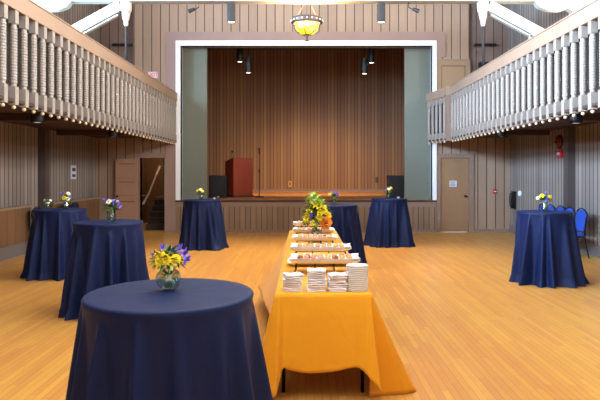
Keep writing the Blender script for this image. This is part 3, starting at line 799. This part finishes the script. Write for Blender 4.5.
def stems(parent, R, H, n, rr, top):
    bm = NB()
    for _ in range(n):
        a = rr.uniform(0, 2*PI); b = a+PI+rr.uniform(-.6, .6)
        tube(bm, [(R*.5*math.cos(a), R*.5*math.sin(a), .012), (0, 0, H*.8), (R*.5*math.cos(b), R*.5*math.sin(b), top)], .0028, 5)
    o = obj('stem', bm, M_STEM, parent, smooth=True); o['kind'] = 'stuff'; return o

# front table bouquet
rr = random.Random(3)
fx = (168.5-303)/FPX*2.93; fy = 2.93
v = thing('flower_vase', 'glass vase of yellow flowers and purple irises on the nearest table', 'flower vase', (fx, fy, TZ), 0, 'table flower vases')
vase(v, .066, .115); stems(v, .04, .115, 16, rr, .16)
foliage(v, (0, 0, .06), .035, 22, M_STEM, rr, 'submerged_leaf', .04)
foliage(v, (0, 0, .145), .085, 80, M_LEAF, rr, 'leaf', .05)
foliage(v, (0, 0, .135), .07, 26, M_LEAFL, rr, 'light_leaf', .05)
for c, ax, R in (((-.025, -.045, .168), (-.25, -.6, .7), .036), ((.045, -.04, .160), (.35, -.6, .6), .034), ((-.035, -.055, .145), (-.3, -1, .35), .026), ((.02, .04, .17), (.2, .4, 1), .034), ((.012, -.02, .182), (0, -.3, 1), .028), ((.005, -.065, .158), (0, -1, .5), .03), ((-.05, -.02, .175), (-.5, -.4, 1), .028)):
    daisy(v, 'yellow_flower', c, ax, R, M_YEL, M_YELD, 12, 3, rr)
for c, ax, R in (((-.062, -.01, .165), (-.6, -.2, 1), .028), ((.075, -.015, .175), (.5, -.3, 1), .034), ((.05, .01, .195), (.1, 0, 1), .03), ((.088, -.03, .155), (1, -.5, .3), .028), ((-.03, .01, .20), (-.2, 0, 1), .026), ((.02, -.01, .195), (.1, -.3, 1), .022)):
    iris(v, c, ax, R, None, rr)

def small_bouquet(x, y, z, lab, seed, sc=1.0, cols=(M_YEL, M_PUR, M_WHT), hv=.11):
    rr = random.Random(seed)
    v = thing('flower_vase', lab, 'flower vase', (x, y, z), 0, 'table flower vases')
    vase(v, .05*sc, hv*sc, 'globe' if seed % 2 else 'cyl'); stems(v, .035*sc, hv*sc, 8, rr, .15*sc)
    foliage(v, (0, 0, .14*sc), .08*sc, 60, M_LEAF, rr, 'leaf', .06*sc)
    for k in range(7):
        a = 2*PI*k/7+rr.uniform(-.3, .3); q = rr.uniform(.03, .085)*sc; zz = rr.uniform(.15, .23)*sc
        mm = cols[k % len(cols)]; c = (q*math.cos(a), q*math.sin(a), zz)
        ax = (math.cos(a)*.6, math.sin(a)*.6-.4, .7)
        if mm is M_PUR: iris(v, c, ax, .034*sc, None, rr)
        else: daisy(v, {'petal_yellow': 'yellow_flower', 'petal_white': 'white_flower', 'petal_orange': 'orange_flower'}[mm.name], c, ax, .036*sc, mm, M_YELD, 10, 2, rr)
    return v
small_bouquet(-2.27, 7.0, TZ, 'small vase of purple and white flowers on second left table', 21, 1.15, (M_PUR, M_WHT, M_LEAFL and M_PUR, M_YEL))
small_bouquet(-3.80, 9.45, TZ, 'vase of dark leafy flowers on the table nearest left wall', 31, 1.1, (M_WHT, M_PUR, M_YEL))
small_bouquet(-4.05, 9.35, TZ, 'little glass with a single white bloom on table nearest left wall', 40, .7, (M_WHT, M_WHT))
small_bouquet(-2.21, 12.8, TZ, 'small vase of yellow blooms on table in front of left stage flat', 24, 1.05, (M_YEL, M_WHT))
small_bouquet(.57, 10.8, TZ, 'small dark leafy vase on table behind the buffet flowers', 33, 1.0, (M_PUR, M_YEL, M_PUR))
small_bouquet(1.93, 13.3, TZ, 'small leafy vase on table before right loudspeaker', 35, 1.15, (M_YEL, M_PUR, M_WHT))
small_bouquet(3.63, 8.85, TZ, 'vase of yellow and purple flowers on the table near right wall', 37, 1.15, (M_YEL, M_PUR, M_YEL, M_WHT))
t = thing('votive_candle', 'tiny white candle cup beside the vase before right loudspeaker', 'candle', (2.13, 13.2, TZ))
bm = NB(); lathe(bm, [(.03, 0), (.035, .06), (.03, .06), (.028, .01), (0, .01)], 14, cap=False); obj('cup', bm, M_VASE, t); bm = NB(); lathe(bm, [(.026, .012), (.026, .045), (0, .045)], 12); obj('wax', bm, M_WHITE, t)
t = thing('votive_candle', 'tiny white candle cup at the right of table before left stage loudspeaker', 'candle', (-1.92, 12.75, TZ))
bm = NB(); lathe(bm, [(.03, 0), (.035, .06), (.03, .06), (.028, .01), (0, .01)], 14, cap=False); obj('cup', bm, M_VASE, t); bm = NB(); lathe(bm, [(.026, .012), (.026, .045), (0, .045)], 12); obj('wax', bm, M_WHITE, t)

# ---------------------------------------------------------------- buffet table and gold cloth
BZ = .76; BX0, BX1, BY0, BY1 = -.205, .505, 4.29, 9.05
bt = thing('buffet_table', 'long folding table with dark legs under the gold cloth', 'table', ((BX0+BX1)/2, (BY0+BY1)/2, 0))
hw, hl = (BX1-BX0)/2-.01, (BY1-BY0)/2-.01
obj('tabletop', box(NB(), -hw, hw, -hl, hl, BZ-.04, BZ-.006), M_CASING, bt)
for sx in (-1, 1):
    for sy in (-1, 0, 1):
        bm = NB(); xx = sx*(hw-.05); yy = sy*(hl-.12)
        tube(bm, [(xx, yy, 0), (xx, yy, BZ-.04)], .014, 10); obj('leg', bm, M_BLACKMETAL, bt, smooth=True)
for sy in (-1, 1): obj('cross_bar', box(NB(), -hw+.05, hw-.05, sy*(hl-.12)-.01, sy*(hl-.12)+.01, .50, .52), M_BLACKMETAL, bt)
# cloth: perimeter walk; for each perimeter point a hem point (outward offset, height)
def gold():
    cx, cy = (BX0+BX1)/2, (BY0+BY1)/2
    # control list: (edge point, hem point) anticlockwise from near-left corner front side
    C = [  # edge x,y ; hem x,y,z ; mid bulge
        ((BX0, BY0+.00), (-.37, 4.31, .008)),     # left corner tip
        ((BX0+.004, BY0), (-.27, 4.235, .05)),
        ((BX0+.02, BY0), (-.20, 4.20, .05)),
        ((BX0+.035, BY0), (-.175, 4.235, .12)),
        ((BX0+.06, BY0), (-.145, 4.245, .235)),
        ((BX0+.12, BY0), (-.09, 4.235, .225)),
        ((BX0+.25, BY0), (.05, 4.245, .205)),
        ((BX0+.40, BY0), (.20, 4.235, .215)),
        ((BX1-.15, BY0), (.36, 4.245, .245)),
        ((BX1-.07, BY0), (.43, 4.23, .225)),
        ((BX1-.03, BY0), (.485, 4.20, .17)),
        ((BX1-.012, BY0), (.555, 4.19, .09)),     # fold nose
        ((BX1-.008, BY0), (.50, 4.30, .03)),
        ((BX1-.004, BY0), (.50, 4.33, .004)),
        ((BX1, BY0), (.66, 4.36, .004)),
        ((BX1, BY0+.002), (.83, 4.42, .006)),     # right tip
        ((BX1, BY0+.03), (.80, 4.55, .01)),
        ((BX1, BY0+.12), (.66, 4.75, .06)),
        ((BX1, BY0+.35), (.58, 4.95, .18)),
        ((BX1, BY0+.8), (.60, 5.25, .24)),
        ((BX1, BY0+1.5), (.56, 5.85, .24)),
        ((BX1, BY0+2.3), (.60, 6.6, .22)),
        ((BX1, BY0+3.4), (.57, 7.7, .24)),
        ((BX1, BY1-.25), (.60, 8.85, .2)),
        ((BX1, BY1), (.72, 9.2, .02)),
        ((BX1-.03, BY1), (.6, 9.15, .08)),
        ((BX1-.1, BY1), (.45, 9.1, .22)),
        ((BX0+.1, BY1), (-.15, 9.1, .22)),
        ((BX0+.03, BY1), (-.30, 9.15, .08)),
        ((BX0, BY1), (-.42, 9.15, .05)),
        ((BX0, BY1-.3), (-.47, 8.7, .12)),
        ((BX0, BY1-.9), (-.42, 8.1, .2)),
        ((BX0, BY0+3.1), (-.50, 7.45, .22)),
        ((BX0, BY0+2.6), (-.53, 7.15, .26)),
        ((BX0, BY0+2.2), (-.45, 6.6, .28)),
        ((BX0, BY0+1.5), (-.35, 5.8, .32)),
        ((BX0, BY0+.9), (-.27, 5.1, .34)),
        ((BX0, BY0+.4), (-.27, 4.75, .28)),
        ((BX0, BY0+.12), (-.33, 4.55, .10)),
        ((BX0, BY0+.03), (-.38, 4.40, .012)),
    ]
    n = len(C); SUB = 10
    def cr(p0, p1, p2, p3, t):
        return 0.5*((2*p1)+(-p0+p2)*t+(2*p0-5*p1+4*p2-p3)*t*t+(-p0+3*p1-3*p2+p3)*t**3)
    E, Hm = [], []
    for i in range(n):
        for k in range(SUB):
            t = k/SUB
            a, b = Vector(C[i][0]), Vector(C[(i+1) % n][0]); e = a.lerp(b, t)
            q = [Vector(C[(i+j) % n][1]) for j in (-1, 0, 1, 2)]
            h = cr(*q, t); h.z = max(h.z, .004)
            E.append(e); Hm.append(h)
    bm = NB(); NZ = 22; rows = []
    # top surface
    mid = Vector((cx, cy))
    ct = bm.verts.new((cx, cy, BZ))
    L = len(E)
    rows.append([bm.verts.new((e.x, e.y, BZ)) for e in [mid+(e-mid)*.985 for e in E]])
    for k in range(NZ+1):
        t = k/NZ; row = []
        for i in range(L):
            e, h = E[i], Hm[i]
            # outward offset follows a soft curve, steep first
            ez = BZ-.006+(h.z-BZ+.006)*t
            f = t**1.15
            x = e.x+(h.x-e.x)*f; y = e.y+(h.y-e.y)*f
            out = Vector((e.x-cx, e.y-cy)); 
            nx = (1 if e.x >= BX1-1e-4 else -1 if e.x <= BX0+1e-4 else 0); ny = (-1 if e.y <= BY0+1e-3 else 1 if e.y >= BY1-1e-3 else 0)
            w = .012*min(1, t*4)+.006*t*math.sin(i*.35)
            row.append(bm.verts.new((x+nx*w, y+ny*w, ez)))
        rows.append(row)
    for i in range(L): bm.faces.new((ct, rows[0][i], rows[0][(i+1) % L]))
    for a, b in zip(rows, rows[1:]):
        for i in range(L): bm.faces.new((a[i], b[i], b[(i+1) % L], a[(i+1) % L]))
    o = obj('tablecloth', bm, M_CLOTH_GOLD, None, smooth=True)
    m = o.modifiers.new('thickness', 'SOLIDIFY'); m.thickness = .002; m.offset = 0
    props(o, 'golden yellow cloth draped over the long buffet table', 'tablecloth')
gold()

# plates
ORD = ['topmost', 'second from top', 'third from top', 'fourth from top', 'fifth from top', 'sixth from top', 'seventh from top', 'eighth from top', 'ninth from top', 'tenth from top', 'eleventh from top', 'twelfth from top', 'thirteenth from top', 'bottom']
bm = NB(); lathe(bm, [(0, .002), (.048, .002), (.05, 0), (.054, 0), (.058, .002), (.079, .003), (.082, .005), (.082, .0126), (.080, .0134), (.076, .0134), (.054, .009), (0, .008)], 36, cap=False)
pl0 = obj('plate', bm, M_CHINA, None, smooth=True)
for k in range(14):
    o = pl0 if k == 0 else pl0.copy()
    if k: COL.objects.link(o)
    o.location = (.405+rnd.uniform(-.0015, .0015), 4.42+rnd.uniform(-.0015, .0015), BZ+.0015+(13-k)*.0138)
    props(o, 'white plate in the stack at the buffet corner, '+ORD[k], 'plate', 'stacked white plates')

# folded napkins
def napkin_mesh(seed, w=.135, d=.135, h=.032, layers=2):
    rr = random.Random(seed); bm = NB(); lh = h/layers
    for l in range(layers):
        N = 10; z0 = l*lh; dx = rr.uniform(-.004, .004); dy = rr.uniform(-.004, .004); ww = w*rr.uniform(.95, 1.02); ph = rr.uniform(0, 6)
        prof = [(-.5, .12), (-.51, .5), (-.49, .9), (0, 1.0), (.48, .88), (.505, .5), (.49, .1), (0, 0)]
        rings = []
        for i in range(N+1):
            x = -ww/2+ww*i/N+dx; puff = .85+.2*math.sin(i*.9+ph); ring = []
            for u, vz in prof:
                ring.append(bm.verts.new((x, u*d*(.97+.03*math.sin(i*.7+ph))+dy, z0+vz*lh*puff*.98)))
            rings.append(ring)
        for a, b in zip(rings, rings[1:]):
            for k in range(len(prof)): bm.faces.new((a[k], a[(k+1) % 8], b[(k+1) % 8], b[k]))
        bm.faces.new(rings[0]); bm.faces.new(rings[-1])
    return bm
np_ = [obj('folded_napkin', napkin_mesh(50+k), M_NAPKIN, None, smooth=True) for k in range(3)]
first = set()
for (sx, cnt, nm, lean) in ((-.075, 4, 'left', .0), (.095, 5, 'middle', .01), (.255, 4, 'right', .0)):
    for k in range(cnt):
        src = np_[(k+int(sx*100)) % 3]
        if src.name in first: o = src.copy(); COL.objects.link(o)
        else: o = src; first.add(src.name)
        o.location = (sx+rnd.uniform(-.009, .009)+lean*k*.3, 4.42+rnd.uniform(-.009, .009), BZ+.0015+k*.0322)
        o.rotation_euler = (0, 0, rnd.uniform(-.13, .13)+(PI if k % 2 else 0))
        if k == cnt-1 and nm == 'left': o.rotation_euler = (0, 0, .25)
        props(o, 'folded white napkin in the %s napkin stack, %s' % (nm, ORD[cnt-1-k] if k else 'bottom one'), 'napkin', 'folded napkins at the buffet end')

# serving trays on wire racks
def tray(x, y, w, d, z, lab, seed, rack=True, food=True, rz=0, grp='food platters along the buffet'):
    rr = random.Random(seed)
    if rack:
        r = thing('wire_rack', 'black wire rack holding the '+lab, 'rack', (x, y, BZ+.0015), rz, 'platter racks')
        h = z-BZ-.0155
        bm = NB(); a, b = w/2-.06, d/2-.03
        loop = [(-a, -b, h), (a, -b, h), (a, b, h), (-a, b, h), (-a, -b, h)]
        for p, q in zip(loop, loop[1:]): tube(bm, [p, q], .004, 6)
        obj('top_ring', bm, M_BLACKMETAL, r)
        for sx in (-1, -.33, .33, 1):
            for sy in (-1, 1):
                bm = NB(); tube(bm, [(sx*a, sy*b, h), (sx*a*1.02, sy*(b+.01), .004)], .005, 6); obj('leg', bm, M_BLACKMETAL, r)
    t = thing('platter', 'white '+lab, 'platter', (x, y, z), rz, grp)
    bm = NB(); a, b = w/2, d/2
    def ring(sx, sy, zz, n=6, cr=.03):
        out = []
        for cxs, cys, a0 in ((1, 1, 0), (-1, 1, PI/2), (-1, -1, PI), (1, -1, 3*PI/2)):
            for k in range(n):
                q = a0+PI/2*k/(n-1); out.append(bm.verts.new((cxs*(sx-cr)+cr*math.cos(q), cys*(sy-cr)+cr*math.sin(q), zz)))
        return out
    rs = [ring(a-.05, b-.04, -.008), ring(a-.04, b-.03, -.008), ring(a, b, .016), ring(a, b, .020), ring(a-.045, b-.035, .0), ring(a-.08, b-.07, .0)]
    for p, q in zip(rs, rs[1:]):
        for i in range(len(p)): bm.faces.new((p[i], p[(i+1) % len(p)], q[(i+1) % len(q)], q[i]))
    bm.faces.new(rs[0]); bm.faces.new(rs[-1])
    obj('dish', bm, M_CHINA, t, smooth=False)
    if food:
        # paper liner with crumpled corners
        l = thing('paper_liner', 'crumpled white paper liner on the '+lab, 'paper', (x, y, z), rz, 'liners under the food') if False else None
        bm = NB(); G = 14; V = []
        for i in range(G+1):
            row = []
            for j in range(G+1):
                u = i/G*2-1; v_ = j/G*2-1; e = max(abs(u), abs(v_))
                row.append(bm.verts.new((u*(a-.015)*(1+.05*abs(v_)), v_*(b-.01)*(1+.08*abs(u)), .006+.03*max(0, e-.72)/.28*(.8+.5*rr.random())+.002*rr.random())))
            V.append(row)
        for i in range(G):
            for j in range(G): bm.faces.new((V[i][j], V[i+1][j], V[i+1][j+1], V[i][j+1]))
        o = obj('paper_liner', bm, M_NAPKIN, t, smooth=True); o.modifiers.new('thickness', 'SOLIDIFY').thickness = .0012
        nx_ = max(3, int((w-.10)/.062)); ny_ = max(2, int((d-.09)/.055)); k = 0
        for i in range(nx_):
            for j in range(ny_):
                m = rr.choice((M_FOOD, M_FOOD, M_FOOD, M_FOODB, M_FOODR)); bm = NB()
                ball(bm, (0, 0, .022), .0275*rr.uniform(.92, 1.05), (1.08, .85, .78), 2, .08, rr)
                o = obj('pastry', bm, m, None, smooth=True)
                lx = -w/2+.095+(w-.19)*i/(nx_-1)+rr.uniform(-.005, .005); ly = -d/2+.085+(d-.17)*j/(ny_-1)+rr.uniform(-.004, .004)
                o.location = (x+lx*math.cos(rz)-ly*math.sin(rz), y+lx*math.sin(rz)+ly*math.cos(rz), z+.0135); o.rotation_euler = (0, 0, rr.uniform(0, 3))
                props(o, 'bite size pastry on the '+lab, 'pastry', 'pastries on the '+lab)
    return t
tray(.19, 5.22, .62, .30, .865, 'platter of pastries nearest the napkins', 1, rz=math.radians(-2))
tray(.15, 5.62, .60, .24, .785, 'low platter between the two nearest raised platters', 2, rack=False, food=False, rz=math.radians(2))
tray(.18, 6.02, .62, .28, .865, 'platter of pastries second from the napkins', 3, rz=math.radians(-2))
tray(.14, 6.95, .54, .28, .865, 'platter of pastries behind the flower vase foot', 4)
tray(.14, 7.85, .56, .28, .865, 'platter of pastries fourth from the napkins', 5)
tray(.13, 8.60, .56, .30, .885, 'platter of pastries at the far buffet end', 6)

# big arrangement
rr = random.Random(9)
v = thing('flower_arrangement', 'tall arrangement of yellow lilies and orange sunflower on the buffet', 'flower arrangement', (.165, 7.42, BZ+.0015), 0)
vase(v, .075, .17, 'cyl'); stems(v, .05, .17, 22, rr, .26)
foliage(v, (0, 0, .09), .05, 50, M_LEAF, rr, 'submerged_leaf', .06)
foliage(v, (0, 0, .30), .20, 150, M_LEAF, rr, 'leaf', .10, 1.0)
foliage(v, (0, 0, .42), .14, 70, M_LEAFL, rr, 'light_leaf', .09, 1.0)
foliage(v, (-.02, 0, .52), .10, 60, M_LEAFL, rr, 'top_foliage', .07, 1.0, -.1)
daisy(v, 'orange_sunflower', (.115, -.13, .265), (.2, -1, .15), .088, M_ORG, M_ORGD, 18, 3, rr, .42)
for c, ax, R in (((.07, -.11, .42), (.3, -1, .4), .085), ((.03, -.14, .33), (0, -1, .2), .065), ((-.12, -.10, .31), (-.5, -1, .2), .065), ((-.08, -.09, .40), (-.4, -1, .4), .06), ((.15, -.06, .35), (.8, -.7, .3), .065), ((-.02, -.08, .49), (-.1, -.8, .8), .06), ((.17, -.05, .26), (1, -.6, 0), .055), ((-.03, -.15, .255), (-.1, -1, 0), .05), ((.0, .1, .42), (0, 1, .4), .08), ((-.12, .08, .33), (-.6, .8, .3), .07)):
    daisy(v, 'yellow_lily', c, ax, R, M_YEL, M_YELD, 7, 2, rr, .14)
for c, ax, R in (((-.05, -.13, .35), (-.2, -1, .3), .045), ((-.06, -.05, .47), (-.2, -.6, 1), .03), ((.05, .1, .35), (.2, 1, .3), .05)):
    iris(v, c, ax, R, None, rr)
for c, ax, R in (((-.05, -.03, .60), (-.1, -.3, 1), .025), ((-.03, -.08, .53), (0, -.8, .6), .035)):
    daisy(v, 'white_flower', c, ax, R, M_WHT, M_YELD, 9, 2, rr)

# ---------------------------------------------------------------- banquet chairs
def chair_mesh(fab, lab, grp):
    t = thing('banquet_chair', lab, 'chair', (0, 0, 0), 0, grp)
    # faces local -Y ; back at +Y
    bm = NB(); box(bm, -.21, .21, -.22, .20, .42, .49); obj('seat', bm, fab, t, bevel=.02)
    bm = NB(); pts = []
    for k in range(13):
        a = PI*k/12; pts.append((.205*math.cos(a)*(1), .80+.13*math.sin(a)))
    pts += [(-.17, .52), (.17, .52)]
    prism(bm, pts, 'Y', .20, .245)
    bmesh.ops.rotate(bm, verts=bm.verts, cent=(0, .2, .5), matrix=Matrix.Rotation(-.12, 3, 'X'))
    obj('backrest', bm, fab, t)
    bm = NB(); path = [(-.19, .215, .42), (-.21, .235, .78)]
    for k in range(13):
        a = PI-PI*k/12; path.append((.22*math.cos(a), .25, .81+.14*math.sin(a)))
    path += [(.21, .235, .78), (.19, .215, .42)]
    tube(bm, path, .011, 8); obj('back_frame', bm, M_BLACKMETAL, t, smooth=True)
    for sx in (-1, 1):
        bm = NB(); tube(bm, [(sx*.19, -.19, .43), (sx*.20, -.23, 0)], .012, 8); obj('leg', bm, M_BLACKMETAL, t)
        bm = NB(); tube(bm, [(sx*.19, .21, .43), (sx*.20, .30, 0)], .012, 8); obj('leg', bm, M_BLACKMETAL, t)
    bm = NB(); box(bm, -.19, .19, -.19, -.17, .40, .42); box(bm, -.19, .19, .19, .21, .40, .42); box(bm, -.20, -.18, -.19, .21, .40, .42); box(bm, .18, .20, -.19, .21, .40, .42)
    obj('seat_frame', bm, M_BLACKMETAL, t)
    return t
c0 = chair_mesh(M_CHAIR, 'blue banquet chair nearest in the row by right wall', 'blue chairs along the right wall')
labs = ['blue banquet chair nearest in the row by right wall', 'blue banquet chair second in the row by right wall', 'blue banquet chair third in the row by right wall',
        'blue banquet chair fourth in the row by right wall', 'farthest blue banquet chair, partly behind the flowers, by right wall']
for k in range(5):
    o = c0 if k == 0 else dup(c0)
    o.location = (5.18-[0, .02, 0, .015, 0, .01][k], 11.5+k*.465, 0); o.rotation_euler = (0, 0, -PI/2); o['label'] = labs[k]
c1 = chair_mesh(M_CHAIRDK, 'x', 'dark chairs along the left wall')
for k, (y, lab) in enumerate(((12.05, 'dark navy chair at left wall, left of the nearest wall table'), (13.5, 'dark navy chair behind table nearest left wall, left one'), (14.05, 'dark navy chair behind table nearest left wall, right one'))):
    o = c1 if k == 0 else dup(c1)
    o.location = (-5.18, y, 0); o.rotation_euler = (0, 0, PI/2); o['label'] = lab
